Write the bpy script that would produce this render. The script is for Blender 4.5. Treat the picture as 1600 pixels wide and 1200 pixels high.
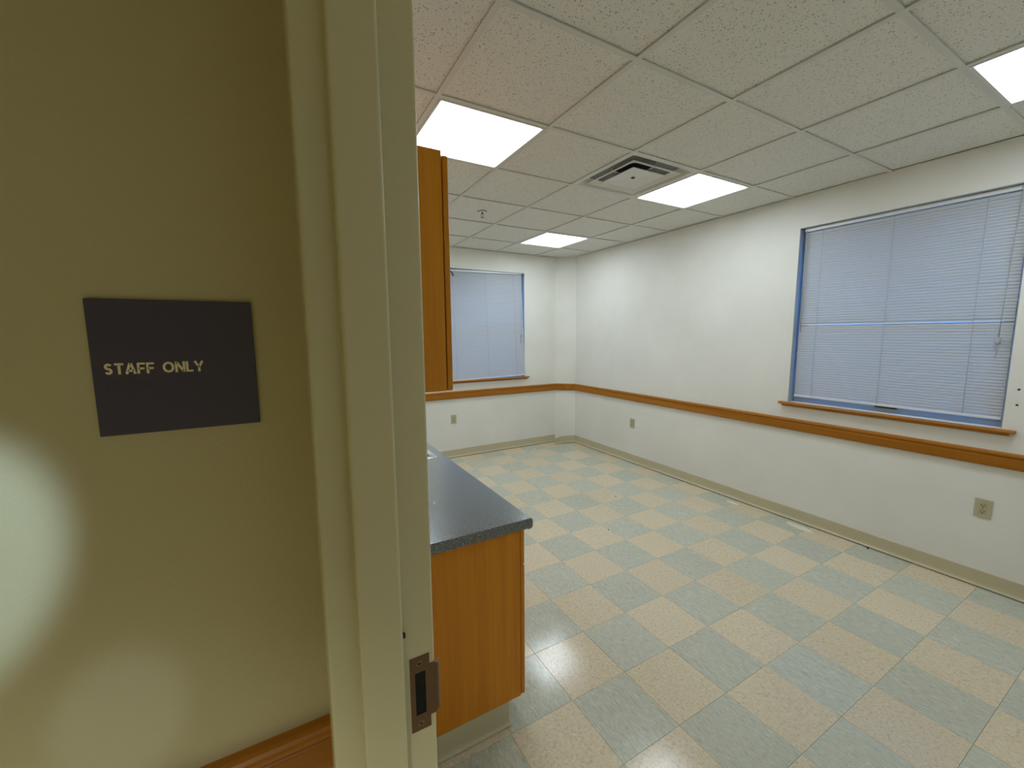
import bpy, bmesh, math, random
from mathutils import Vector, Matrix
random.seed(7)
for o in list(bpy.data.objects):
    bpy.data.objects.remove(o)
SC = bpy.context.scene
COL = SC.collection
PI = math.pi

# ------------------------------------------------------------------ camera
CAMH = 1.574
yaw, pitch, roll = math.radians(29.27), math.radians(-6.82), math.radians(-0.43)
fw = Vector((math.sin(yaw)*math.cos(pitch), math.cos(yaw)*math.cos(pitch), math.sin(pitch)))
rt = Vector((math.cos(yaw), -math.sin(yaw), 0)); up = rt.cross(fw)
r2 = math.cos(roll)*rt + math.sin(roll)*up
u2 = -math.sin(roll)*rt + math.cos(roll)*up
cam_d = bpy.data.cameras.new('camera'); cam = bpy.data.objects.new('camera', cam_d); COL.objects.link(cam)
cam.matrix_world = Matrix(((r2.x, u2.x, -fw.x, 0), (r2.y, u2.y, -fw.y, 0), (r2.z, u2.z, -fw.z, CAMH), (0, 0, 0, 1)))
cam_d.sensor_fit = 'HORIZONTAL'; cam_d.sensor_width = 36.0; cam_d.lens = 640.3/1600*36.0
cam_d.clip_start = 0.02; cam_d.clip_end = 200
SC.camera = cam

# ------------------------------------------------------------------ sky and exposure
W = bpy.data.worlds.new('daylight'); SC.world = W; W.use_nodes = True
bg = W.node_tree.nodes['Background']
bg.inputs[0].default_value = (0.06, 0.34, 1.0, 1); bg.inputs[1].default_value = 13.0
SC.view_settings.view_transform = 'Standard'; SC.view_settings.look = 'None'
SC.view_settings.gamma = 1.0; SC.view_settings.use_curve_mapping = False
SC.view_settings.exposure = 0.0
PANEL_STRENGTH = 11.9
ADDED_HALL_LAMP = 215.0

# ------------------------------------------------------------------ materials
def new_mat(name):
    m = bpy.data.materials.new(name); m.use_nodes = True
    return m, m.node_tree.nodes, m.node_tree.links, m.node_tree.nodes['Principled BSDF']
def mat(name, col, rough=.5, metal=0.0, spec=.5, coat=0.0):
    m, n, l, b = new_mat(name)
    b.inputs['Base Color'].default_value = (*col, 1); b.inputs['Roughness'].default_value = rough
    b.inputs['Metallic'].default_value = metal; b.inputs['Specular IOR Level'].default_value = spec
    b.inputs['Coat Weight'].default_value = coat
    return m
def nd(n, t, **kw):
    x = n.new(t)
    for k, v in kw.items(): setattr(x, k, v)
    return x
def mapped(n, l, scale=(1, 1, 1), rot=(0, 0, 0), src='world'):
    mp = nd(n, 'ShaderNodeMapping'); mp.inputs['Scale'].default_value = scale; mp.inputs['Rotation'].default_value = rot
    if src == 'world':
        g = nd(n, 'ShaderNodeNewGeometry'); l.new(g.outputs['Position'], mp.inputs['Vector'])
    else:
        g = nd(n, 'ShaderNodeTexCoord'); l.new(g.outputs['Object'], mp.inputs['Vector'])
    return mp
def ramp(n, stops):
    r = nd(n, 'ShaderNodeValToRGB'); e = r.color_ramp.elements
    while len(e) < len(stops): e.new(.5)
    for i, (p, c) in enumerate(stops):
        e[i].position = p; e[i].color = (*c, 1) if len(c) == 3 else c
    return r
def bump(n, l, b, src, strength, dist):
    bp = nd(n, 'ShaderNodeBump'); bp.inputs['Strength'].default_value = strength; bp.inputs['Distance'].default_value = dist
    l.new(src, bp.inputs['Height']); l.new(bp.outputs['Normal'], b.inputs['Normal'])
def paint(name, col, rough=.55, bs=.25):
    m, n, l, b = new_mat(name)
    mp = mapped(n, l)
    a = nd(n, 'ShaderNodeTexNoise'); a.inputs['Scale'].default_value = 230; a.inputs['Detail'].default_value = 3
    l.new(mp.outputs[0], a.inputs['Vector'])
    c = nd(n, 'ShaderNodeTexNoise'); c.inputs['Scale'].default_value = 2.3; c.inputs['Detail'].default_value = 4
    l.new(mp.outputs[0], c.inputs['Vector'])
    r = ramp(n, [(.3, [v*.955 for v in col]), (.7, [min(1, v*1.03) for v in col])])
    l.new(c.outputs['Fac'], r.inputs[0]); l.new(r.outputs[0], b.inputs['Base Color'])
    b.inputs['Roughness'].default_value = rough
    bump(n, l, b, a.outputs['Fac'], bs, .0015)
    return m
def wood(name, axis, dark=(.40, .135, .006), mid=(.50, .182, .009), light=(.60, .245, .018), rough=.38):
    m, n, l, b = new_mat(name)
    fine = [55, 55, 55]; fine[axis] = 1.6
    wide = [9, 9, 9]; wide[axis] = .45
    mp = mapped(n, l, fine); mw = mapped(n, l, wide)
    a = nd(n, 'ShaderNodeTexNoise'); a.inputs['Scale'].default_value = 2.2; a.inputs['Detail'].default_value = 5
    a.inputs['Roughness'].default_value = .6; l.new(mp.outputs[0], a.inputs['Vector'])
    c = nd(n, 'ShaderNodeTexNoise'); c.inputs['Scale'].default_value = 1.0; c.inputs['Detail'].default_value = 3
    c.inputs['Distortion'].default_value = 1.2; l.new(mw.outputs[0], c.inputs['Vector'])
    mx = nd(n, 'ShaderNodeMix'); mx.inputs[0].default_value = .62
    l.new(a.outputs['Fac'], mx.inputs[2]); l.new(c.outputs['Fac'], mx.inputs[3])
    r = ramp(n, [(.30, dark), (.5, mid), (.68, light)])
    l.new(mx.outputs[0], r.inputs[0]); l.new(r.outputs[0], b.inputs['Base Color'])
    b.inputs['Roughness'].default_value = rough; b.inputs['Specular IOR Level'].default_value = .3
    bump(n, l, b, a.outputs['Fac'], .12, .0006)
    return m
def floor_vinyl(name, base, fleck1, fleck2, streak):
    m, n, l, b = new_mat(name)
    oi = nd(n, 'ShaderNodeObjectInfo')
    g = nd(n, 'ShaderNodeNewGeometry')
    add = nd(n, 'ShaderNodeVectorMath', operation='MULTIPLY_ADD')
    l.new(oi.outputs['Random'], add.inputs[0]); add.inputs[1].default_value = (13, 7, 3); l.new(g.outputs['Position'], add.inputs[2])
    mp = nd(n, 'ShaderNodeMapping'); mp.inputs['Scale'].default_value = streak; l.new(add.outputs[0], mp.inputs['Vector'])
    a = nd(n, 'ShaderNodeTexNoise'); a.inputs['Scale'].default_value = 1; a.inputs['Detail'].default_value = 3; a.inputs['Roughness'].default_value = .55
    l.new(mp.outputs[0], a.inputs['Vector'])
    r = ramp(n, [(.30, fleck1), (.47, base), (.56, base), (.72, fleck2)])
    l.new(a.outputs['Fac'], r.inputs[0])
    # sparse dark chips
    v = nd(n, 'ShaderNodeTexNoise'); v.inputs['Scale'].default_value = 190; v.inputs['Detail'].default_value = 1
    l.new(add.outputs[0], v.inputs['Vector'])
    vr = ramp(n, [(.24, (.55, .5, .45)), (.33, (1, 1, 1))]); l.new(v.outputs['Fac'], vr.inputs[0])
    mm = nd(n, 'ShaderNodeMix', data_type='RGBA', blend_type='MULTIPLY'); mm.inputs[0].default_value = 1
    l.new(r.outputs[0], mm.inputs[6]); l.new(vr.outputs[0], mm.inputs[7])
    # tile to tile difference
    tr = ramp(n, [(0, (.93, .93, .93)), (1, (1.0, 1.0, 1.0))]); l.new(oi.outputs['Random'], tr.inputs[0])
    m2 = nd(n, 'ShaderNodeMix', data_type='RGBA', blend_type='MULTIPLY'); m2.inputs[0].default_value = 1
    l.new(mm.outputs[2], m2.inputs[6]); l.new(tr.outputs[0], m2.inputs[7])
    l.new(m2.outputs[2], b.inputs['Base Color'])
    w = nd(n, 'ShaderNodeTexNoise'); w.inputs['Scale'].default_value = 5; w.inputs['Detail'].default_value = 4
    l.new(g.outputs['Position'], w.inputs['Vector'])
    rr = ramp(n, [(.3, (.10,)*3), (.75, (.19,)*3)]); l.new(w.outputs['Fac'], rr.inputs[0]); l.new(rr.outputs[0], b.inputs['Roughness'])
    b.inputs['Specular IOR Level'].default_value = .5
    w2 = nd(n, 'ShaderNodeTexNoise'); w2.inputs['Scale'].default_value = 60; w2.inputs['Detail'].default_value = 2
    l.new(add.outputs[0], w2.inputs['Vector'])
    bump(n, l, b, w2.outputs['Fac'], .10, .001)
    return m
def ceiling_tile_mat(name, col):
    m, n, l, b = new_mat(name)
    oi = nd(n, 'ShaderNodeObjectInfo'); g = nd(n, 'ShaderNodeNewGeometry')
    add = nd(n, 'ShaderNodeVectorMath', operation='MULTIPLY_ADD')
    l.new(oi.outputs['Random'], add.inputs[0]); add.inputs[1].default_value = (17, 11, 0); l.new(g.outputs['Position'], add.inputs[2])
    v = nd(n, 'ShaderNodeTexVoronoi'); v.inputs['Scale'].default_value = 112; v.inputs['Randomness'].default_value = 1
    wn = nd(n, 'ShaderNodeTexNoise'); wn.inputs['Scale'].default_value = 120
    l.new(add.outputs[0], wn.inputs['Vector'])
    mixv = nd(n, 'ShaderNodeMix', data_type='VECTOR'); mixv.inputs[0].default_value = .012
    l.new(add.outputs[0], mixv.inputs[4]); l.new(wn.outputs['Color'], mixv.inputs[5])
    l.new(mixv.outputs[1], v.inputs['Vector'])
    sep = nd(n, 'ShaderNodeSeparateColor'); l.new(v.outputs['Color'], sep.inputs[0])
    thr = nd(n, 'ShaderNodeMath', operation='MULTIPLY'); l.new(sep.outputs[0], thr.inputs[0]); thr.inputs[1].default_value = .30
    gt = nd(n, 'ShaderNodeMath', operation='SUBTRACT'); l.new(v.outputs['Distance'], gt.inputs[0]); l.new(thr.outputs[0], gt.inputs[1])
    r = ramp(n, [(.0, (.36, .35, .31)), (.08, col)]); l.new(gt.outputs[0], r.inputs[0])
    f = nd(n, 'ShaderNodeTexNoise'); f.inputs['Scale'].default_value = 330; f.inputs['Detail'].default_value = 2
    l.new(add.outputs[0], f.inputs['Vector'])
    fr = ramp(n, [(.3, (.84,)*3), (.62, (1, 1, 1))]); l.new(f.outputs['Fac'], fr.inputs[0])
    mm = nd(n, 'ShaderNodeMix', data_type='RGBA', blend_type='MULTIPLY'); mm.inputs[0].default_value = 1
    l.new(r.outputs[0], mm.inputs[6]); l.new(fr.outputs[0], mm.inputs[7]); l.new(mm.outputs[2], b.inputs['Base Color'])
    b.inputs['Roughness'].default_value = .9; b.inputs['Specular IOR Level'].default_value = .2
    bump(n, l, b, gt.outputs[0], .25, .002)
    return m
def laminate(name):
    m, n, l, b = new_mat(name); mp = mapped(n, l)
    a = nd(n, 'ShaderNodeTexNoise'); a.inputs['Scale'].default_value = 240; a.inputs['Detail'].default_value = 2; l.new(mp.outputs[0], a.inputs['Vector'])
    r = ramp(n, [(.38, (.008, .010, .009)), (.49, (.045, .058, .060)), (.59, (.15, .18, .185)), (.69, (.36, .38, .35))])
    l.new(a.outputs['Fac'], r.inputs[0]); l.new(r.outputs[0], b.inputs['Base Color'])
    b.inputs['Roughness'].default_value = .26; b.inputs['Specular IOR Level'].default_value = 1.0; b.inputs['Coat Weight'].default_value = 1.0; b.inputs['Coat Roughness'].default_value = .22; b.inputs['Coat IOR'].default_value = 1.6
    bump(n, l, b, a.outputs['Fac'], .15, .0004)
    return m
def emissive_lens(name, col, strength):
    m, n, l, b = new_mat(name)
    n.remove(b); out = n['Material Output']
    e = nd(n, 'ShaderNodeEmission'); e.inputs['Strength'].default_value = strength
    g = nd(n, 'ShaderNodeTexCoord'); sx = nd(n, 'ShaderNodeSeparateXYZ'); l.new(g.outputs['Object'], sx.inputs[0])
    # three tubes behind a prismatic lens
    mu = nd(n, 'ShaderNodeMath', operation='MULTIPLY'); l.new(sx.outputs[0], mu.inputs[0]); mu.inputs[1].default_value = 2*PI/.19
    co = nd(n, 'ShaderNodeMath', operation='COSINE'); l.new(mu.outputs[0], co.inputs[0])
    mr = nd(n, 'ShaderNodeMapRange'); l.new(co.outputs[0], mr.inputs[0])
    mr.inputs[1].default_value = -1; mr.inputs[2].default_value = 1; mr.inputs[3].default_value = .84; mr.inputs[4].default_value = 1.12
    ml = nd(n, 'ShaderNodeVectorMath', operation='SCALE'); ml.inputs[0].default_value = col; l.new(mr.outputs[0], ml.inputs['Scale'])
    l.new(ml.outputs[0], e.inputs['Color']); l.new(e.outputs[0], out.inputs['Surface'])
    return m
def glass_pane(name):
    m, n, l, b = new_mat(name); n.remove(b); out = n['Material Output']
    t = nd(n, 'ShaderNodeBsdfTransparent'); t.inputs[0].default_value = (.93, .96, .97, 1)
    gl = nd(n, 'ShaderNodeBsdfGlossy'); gl.inputs['Roughness'].default_value = .02
    f = nd(n, 'ShaderNodeFresnel'); f.inputs['IOR'].default_value = 1.5
    mx = nd(n, 'ShaderNodeMixShader'); l.new(f.outputs[0], mx.inputs[0]); l.new(t.outputs[0], mx.inputs[1]); l.new(gl.outputs[0], mx.inputs[2])
    l.new(mx.outputs[0], out.inputs['Surface'])
    return m
def slat_mat(name):
    m, n, l, b = new_mat(name); out = n['Material Output']
    b.inputs['Base Color'].default_value = (.57, .58, .59, 1); b.inputs['Roughness'].default_value = .45
    t = nd(n, 'ShaderNodeBsdfTranslucent'); t.inputs[0].default_value = (.8, .84, .88, 1)
    mx = nd(n, 'ShaderNodeMixShader'); mx.inputs[0].default_value = .13
    l.new(b.outputs[0], mx.inputs[1]); l.new(t.outputs[0], mx.inputs[2]); l.new(mx.outputs[0], out.inputs['Surface'])
    return m

M = {}
M['wall'] = paint('room_wall_paint', (.81, .795, .73))
M['hall'] = paint('hall_wall_paint', (.62, .56, .36), .5)
M['frame'] = paint('door_frame_enamel', (.66, .61, .39), .30, .05)
RAILC = ((.27, .090, .005), (.36, .130, .008), (.44, .175, .014))
M['wood_y'] = wood('oak_trim_grain_along_y', 1, *RAILC); M['wood_x'] = wood('oak_trim_grain_along_x', 0, *RAILC)
M['wood_z'] = wood('maple_veneer_grain_upright', 2, (.54, .185, .005), (.63, .235, .008), (.72, .30, .015))
M['teal'] = floor_vinyl('grey_green_vinyl_tile', (.55, .55, .445), (.43, .44, .355), (.68, .68, .57), (150, 32, 60))
M['beige'] = floor_vinyl('beige_vinyl_tile', (.70, .595, .42), (.56, .47, .325), (.78, .68, .51), (90, 80, 60))
M['underlay'] = mat('dark_tile_adhesive', (.10, .09, .07), .8)
M['ground'] = paint('dull_grass', (.10, .12, .07), .9)
M['hall_floor'] = paint('hall_floor_vinyl', (.55, .48, .32), .4, .05)
M['ctile'] = ceiling_tile_mat('fissured_ceiling_board', (.82, .805, .75))
M['tee'] = mat('white_ceiling_tee', (.66, .655, .60), .45)
M['white_metal'] = mat('white_enamel_metal', (.72, .71, .66), .4)
M['pan_shade'] = mat('shaded_pan_grey', (.30, .30, .29), .5)  # recess shade of the white vent pan put into the colour
M['duct'] = mat('dark_duct_interior', (.035, .035, .04), .8)
M['cove'] = mat('cream_vinyl_cove_base', (.56, .50, .33), .14)
M['quarter'] = mat('cream_vinyl_scrap', (.72, .68, .54), .5)
M['laminate'] = laminate('speckled_slate_laminate')
M['steel'] = mat('brushed_stainless', (.62, .63, .64), .28, 1.0)
M['bronze'] = mat('dark_bronze_plate', (.17, .10, .055), .38, .85)
M['screwm'] = mat('bronze_screw_head', (.22, .15, .10), .3, .9)
M['black'] = mat('black_void', (.004, .004, .004), .9)
M['rubber'] = mat('black_rubber', (.012, .012, .012), .6)
M['plaque'] = mat('dark_slate_plaque', (.082, .074, .130), .42)
M['cream'] = mat('cream_raised_lettering', (.98, .89, .64), .5)
M['ivory'] = mat('ivory_plastic', (.50, .46, .30), .4)
M['ivory_dark'] = mat('ivory_plastic_face', (.45, .41, .26), .4)
M['vinyl'] = mat('grey_window_vinyl', (.40, .45, .50), .35)
M['glass'] = glass_pane('clear_glass')
M['slat'] = slat_mat('white_blind_slat')
M['blindw'] = mat('white_blind_enamel', (.76, .77, .77), .35)
M['cord'] = mat('grey_blind_cord', (.42, .42, .41), .7)
M['tassel'] = mat('grey_plastic_tassel', (.45, .43, .40), .4)
M['brown'] = mat('brown_tape', (.16, .07, .03), .5)
M['lens'] = emissive_lens('fluorescent_lens', (.85, .965, 1.045), PANEL_STRENGTH)
M['paper'] = mat('white_paper', (.85, .85, .82), .7)
M['grit'] = mat('dark_grit', (.04, .035, .03), .8)
M['brass'] = mat('sprinkler_brass', (.30, .24, .14), .35, .9)

# ------------------------------------------------------------------ mesh building
def worg(o):
    v = Vector((0, 0, 0))
    while o is not None:
        v = v + Vector(o.location); o = o.parent
    return v
class MB:
    def __init__(s): s.v = []; s.f = []; s.m = []; s.sm = []
    def add(s, vs, fs, mi=0, smooth=False):
        k = len(s.v); s.v += [tuple(x) for x in vs]
        for f in fs: s.f.append(tuple(i+k for i in f)); s.m.append(mi); s.sm.append(smooth)
        return s
    def box(s, x0, x1, y0, y1, z0, z1, mi=0):
        vs = [(x, y, z) for z in (z0, z1) for y in (y0, y1) for x in (x0, x1)]
        return s.add(vs, [(0, 2, 3, 1), (4, 5, 7, 6), (0, 1, 5, 4), (2, 6, 7, 3), (0, 4, 6, 2), (1, 3, 7, 5)], mi)
    def cbox(s, x0, x1, y0, y1, z0, z1, c, mi=0):
        """box with chamfered edges: an octagon outline in two stacked insets"""
        def ring(z, i):
            a, b, d, e = x0+i, x1-i, y0+i, y1-i
            return [(a+c, d, z), (b-c, d, z), (b, d+c, z), (b, e-c, z), (b-c, e, z), (a+c, e, z), (a, e-c, z), (a, d+c, z)]
        vs = ring(z0, c)+ring(z0+c, 0)+ring(z1-c, 0)+ring(z1, c)
        fs = [tuple(range(7, -1, -1)), tuple(range(24, 32))]
        for r in range(3):
            for i in range(8):
                j = (i+1) % 8; fs.append((r*8+i, r*8+j, r*8+8+j, r*8+8+i))
        return s.add(vs, fs, mi)
    def prism(s, prof, axis, a0, a1, mi=0, smooth=False):
        """closed outline prof (2D) pushed along axis; axis 0: (y,z)  1: (x,z)  2: (x,y)"""
        def P(p, a): return {0: (a, p[0], p[1]), 1: (p[0], a, p[1]), 2: (p[0], p[1], a)}[axis]
        n = len(prof)
        vs = [P(p, a0) for p in prof]+[P(p, a1) for p in prof]
        s.add(vs, [tuple(range(n-1, -1, -1)), tuple(range(n, 2*n))], mi)
        s.add(vs, [(i, (i+1) % n, n+(i+1) % n, n+i) for i in range(n)], mi, smooth)
        return s
    def sweep(s, path, prof, mi=0):
        """profile (d, z) carried along a plan polyline, d to the left of travel, mitred corners"""
        pts = [Vector(p) for p in path]; n = len(pts); k = len(prof); vs = []
        for i in range(n):
            d0 = (pts[i]-pts[i-1]).normalized() if i else (pts[1]-pts[0]).normalized()
            d1 = (pts[i+1]-pts[i]).normalized() if i < n-1 else d0
            n0 = Vector((-d0.y, d0.x)); n1 = Vector((-d1.y, d1.x)); b = (n0+n1).normalized(); sc = 1/max(.3, b.dot(n0))
            for d, z in prof: q = pts[i]+b*d*sc; vs.append((q.x, q.y, z))
        fs = [tuple(range(k)), tuple(range((n-1)*k+k-1, (n-1)*k-1, -1))]
        for i in range(n-1):
            for j in range(k): fs.append((i*k+j, i*k+(j+1) % k, (i+1)*k+(j+1) % k, (i+1)*k+j))
        return s.add(vs, fs, mi)
    def tube(s, pts, r, n=8, mi=0):
        pts = [Vector(p) for p in pts]; vs = []; rs = r if isinstance(r, (list, tuple)) else [r]*len(pts)
        for i, p in enumerate(pts):
            d = (pts[min(i+1, len(pts)-1)]-pts[max(i-1, 0)]).normalized()
            a = Vector((0, 0, 1)) if abs(d.z) < .9 else Vector((1, 0, 0))
            u = d.cross(a).normalized(); w = d.cross(u)
            for k in range(n):
                t = 2*PI*k/n; vs.append(p+(u*math.cos(t)+w*math.sin(t))*rs[i])
        fs = [(i*n+k, i*n+(k+1) % n, (i+1)*n+(k+1) % n, (i+1)*n+k) for i in range(len(pts)-1) for k in range(n)]
        s.add(vs, fs, mi, True); e = (len(pts)-1)*n
        return s.add(vs, [tuple(range(n-1, -1, -1)), tuple(range(e, e+n))], mi)
    def lathe(s, prof, c, n=20, axis='z', mi=0, smooth=True):
        """open profile (r, h) turned about an axis through c; caps where r is 0"""
        vs = []
        for r, h in prof:
            for k in range(n):
                t = 2*PI*k/n; a, b = r*math.cos(t), r*math.sin(t)
                vs.append({'z': (c[0]+a, c[1]+b, c[2]+h), 'y': (c[0]+a, c[1]+h, c[2]+b), 'x': (c[0]+h, c[1]+a, c[2]+b)}[axis])
        m = len(prof)
        fs = [(i*n+k, i*n+(k+1) % n, (i+1)*n+(k+1) % n, (i+1)*n+k) for i in range(m-1) for k in range(n)]
        s.add(vs, fs, mi, smooth)
        caps = []
        if prof[0][0] > 1e-6: caps.append(tuple(range(n-1, -1, -1)))
        if prof[-1][0] > 1e-6: caps.append(tuple(range((m-1)*n, m*n)))
        return s.add(vs, caps, mi) if caps else s
    def mesh(s, name, mats, org=Vector((0, 0, 0))):
        me = bpy.data.meshes.new(name)
        me.from_pydata([(x-org.x, y-org.y, z-org.z) for x, y, z in s.v], [], s.f)
        for m in (mats if isinstance(mats, (list, tuple)) else [mats]): me.materials.append(m)
        for p, mi, sm in zip(me.polygons, s.m, s.sm): p.material_index = mi; p.use_smooth = sm
        bm = bmesh.new(); bm.from_mesh(me); bmesh.ops.remove_doubles(bm, verts=bm.verts, dist=1e-6)
        bmesh.ops.recalc_face_normals(bm, faces=bm.faces); bm.to_mesh(me); bm.free()
        me.update(); return me
    def build(s, name, mats, parent=None, loc=None, local=False):
        org = Vector(loc) if loc is not None and parent is None else (Vector((0, 0, 0)) if local or parent is None else worg(parent))
        o = bpy.data.objects.new(name, s.mesh(name, mats, org)); COL.objects.link(o)
        if parent is None: o.location = org
        else: o.parent = parent
        return o
def inst(name, me, loc, parent=None, rot=None):
    o = bpy.data.objects.new(name, me); COL.objects.link(o)
    if parent is not None: o.parent = parent; o.location = Vector(loc)-worg(parent)
    else: o.location = loc
    if rot: o.rotation_euler = rot
    return o
def tag(o, label, cat, group=None, kind=None):
    o['label'] = label; o['category'] = cat
    if group: o['group'] = group
    if kind: o['kind'] = kind
    return o
def thing(name, loc, label, cat, group=None, kind=None):
    o = bpy.data.objects.new(name, None); COL.objects.link(o); o.location = loc; o.empty_display_size = .05
    return tag(o, label, cat, group, kind)
def arc(cx, cy, r, a0, a1, n=5):
    return [(cx+r*math.cos(math.radians(a0+(a1-a0)*i/n)), cy+r*math.sin(math.radians(a0+(a1-a0)*i/n))) for i in range(n+1)]
def rounded(pts, r, n=4):
    """round every corner of a closed outline"""
    out = []; k = len(pts)
    for i in range(k):
        p = Vector(pts[i]); a = Vector(pts[i-1])-p; b = Vector(pts[(i+1) % k])-p
        rr = r[i] if isinstance(r, (list, tuple)) else r
        if rr <= 0: out.append(tuple(p)); continue
        rr = min(rr, a.length*.48, b.length*.48); a.normalize(); b.normalize()
        for j in range(n+1):
            t = j/n; q = p+a*rr*(1-t)**2+b*rr*t**2
            out.append((q.x, q.y))
    return out

# ------------------------------------------------------------------ measures of the place
CH = 2.652                     # suspended ceiling
XL, XR = 0.166, 3.69           # room side of the door wall, window wall
YF, YB = -0.50, 4.895          # front wall, back wall
XH = 0.041                     # hall side of the door wall
YS = 0.78                      # hall wall with the sign
FX, FY, FT = 1.3071, 1.2718, 0.3048
CX, CY, CT = 1.3024, 1.2923, 0.6096
DX, DY = (3.47, YB), (XR, 4.70)  # slanted corner
WR = (0.655, 1.838, 1.0, 2.405)  # right window opening y0 y1 z0 z1
WB = (1.765, 2.948, 1.0, 2.405)  # back window opening x0 x1 z0 z1
SLAB = CH+.28

# ------------------------------------------------------------------ setting: walls
m = MB()
def wall_x(m, x0, x1, y0, y1, z0, z1, hole):
    a, b, c, d = hole
    m.box(x0, x1, y0, a, z0, z1); m.box(x0, x1, b, y1, z0, z1); m.box(x0, x1, a, b, z0, c); m.box(x0, x1, a, b, d, z1)
wall_x(m, XR, XR+.14, YF-.12, YB+.14, -.05, SLAB, WR)
tag(m.build('wall_right', M['wall']), 'long off-white painted wall with the big window', 'wall', kind='structure')
m = MB(); a, b, c, d = WB
m.box(XL-.12, a, YB, YB+.14, -.05, SLAB); m.box(b, XR, YB, YB+.14, -.05, SLAB)
m.box(a, b, YB, YB+.14, -.05, c); m.box(a, b, YB, YB+.14, d, SLAB)
tag(m.build('wall_back', M['wall']), 'off-white far end wall with the smaller-looking window', 'wall', kind='structure')
m = MB(); m.prism([DX, DY, (XR, YB)], 2, -.05, SLAB)
tag(m.build('wall_corner', M['wall']), 'narrow slanted off-white wall boxing in the far room corner', 'wall', kind='structure')
m = MB(); m.box(XL-.12, XR, YF-.12, YF, -.05, SLAB)
tag(m.build('wall_front', M['wall']), 'off-white near end wall behind the camera', 'wall', kind='structure')
# door wall: room paint on +x, hall paint elsewhere
m = MB()
DO0, DO1, DOZ = -0.396, 0.622, 2.186
for (y0, y1, z0, z1) in ((DO1, YB, -.05, SLAB), (YF, DO0, -.05, SLAB), (DO0, DO1, DOZ, SLAB)):
    m.box(XH, XL, y0, y1, z0, z1)
m.box(XH, XL, -3.2, YF, -.05, SLAB)
o = m.build('wall_left', [M['wall'], M['hall']])
for p in o.data.polygons:
    if p.normal.x < -.5: p.material_index = 1
tag(o, 'painted partition wall holding the metal door frame', 'wall', kind='structure')
m = MB(); m.box(-1.75, XH, YS, YS+.12, -.05, SLAB)
tag(m.build('wall_hall', M['hall']), 'dim olive-cream hallway wall carrying the staff sign', 'wall', kind='structure')
m = MB(); m.box(-1.87, -1.75, -3.2, YS+.12, -.05, SLAB)
tag(m.build('wall_hall_side', M['hall']), 'hallway wall facing the doorway, out of view', 'wall', kind='structure')
m = MB(); m.box(-1.87, XL, -3.32, -3.2, -.05, SLAB)
tag(m.build('wall_hall_end', M['hall']), 'far hallway end wall behind the camera', 'wall', kind='structure')
m = MB(); m.box(-1.75, XH, -3.2, YS, CH, CH+.05)
tag(m.build('ceiling_hall', M['hall']), 'plain hallway ceiling out of view', 'ceiling', kind='structure')
m = MB(); m.box(-1.75, XL, -3.2, YS, -.05, -.0005)
tag(m.build('floor_hall', M['hall_floor']), 'plain hallway floor out of view', 'floor', kind='structure')

m = MB(); m.box(-30, 34, -30, 36, -.45, -.25)  # ground plane added to cut the sky light reaching the slats from below
tag(m.build('ground', M['ground']), 'dull grassy ground added outside to dim light from below, unseen', 'ground', kind='structure')
m = MB(); m.prism([(XR+.14, 2.50), (XR+.80, 2.47), (XR+.80, 2.62), (XR+.14, 2.85)], 1, -2.0, YB+.85)  # eave added to block sky light and darken the upper slats
tag(m.build('added_eave', M['tee']), 'added unseen eave blocking sky light over the big window', 'eave', kind='structure')
m = MB(); m.prism([(YB+.14, 2.50), (YB+.80, 2.47), (YB+.80, 2.62), (YB+.14, 2.85)], 0, -2.0, XR+.14)  # second added eave, cuts sky light at the far window
tag(m.build('added_eave', M['tee']), 'added unseen eave blocking sky light over the far end window', 'eave', kind='structure')

# ------------------------------------------------------------------ floor: every tile
m = MB(); m.box(XL, XR, YF, YB, -.05, -.003)
floor = tag(m.build('floor', M['underlay']), 'checkerboard floor of beige and grey-green vinyl tiles', 'floor', kind='structure')
def tile_mesh(w, d, t, c, name, mt):
    mb = MB(); x, y = w/2, d/2
    vs = [(-x, -y, -t), (x, -y, -t), (x, y, -t), (-x, y, -t), (-x, -y, -c), (x, -y, -c), (x, y, -c), (-x, y, -c),
          (-x+c, -y+c, 0), (x-c, -y+c, 0), (x-c, y-c, 0), (-x+c, y-c, 0)]
    fs = [(8, 9, 10, 11)]
    for i in range(4): j = (i+1) % 4; fs += [(i, j, 4+j, 4+i), (4+i, 4+j, 8+j, 8+i)]
    mb.add(vs, fs); return mb.mesh(name, mt)
cache = {}
G = .0007
i0, i1 = math.floor((XL-FX)/FT), math.ceil((XR-FX)/FT)
j0, j1 = math.floor((YF-FY)/FT), math.ceil((YB-FY)/FT)
for i in range(i0, i1):
    for j in range(j0, j1):
        x0, x1 = max(XL, FX+i*FT), min(XR, FX+(i+1)*FT); y0, y1 = max(YF, FY+j*FT), min(YB, FY+(j+1)*FT)
        if x1-x0 < .01 or y1-y0 < .01: continue
        kind = 'teal' if (i+j) % 2 == 0 else 'beige'
        key = (kind, round(x1-x0, 4), round(y1-y0, 4))
        if key not in cache: cache[key] = tile_mesh(x1-x0-G, y1-y0-G, .0028, .0006, 'floor_tile', M[kind])
        inst('floor_tile', cache[key], ((x0+x1)/2, (y0+y1)/2, random.uniform(-.0002, .0001)), floor,
             (random.gauss(0, .0006), random.gauss(0, .0006), 0))

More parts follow.
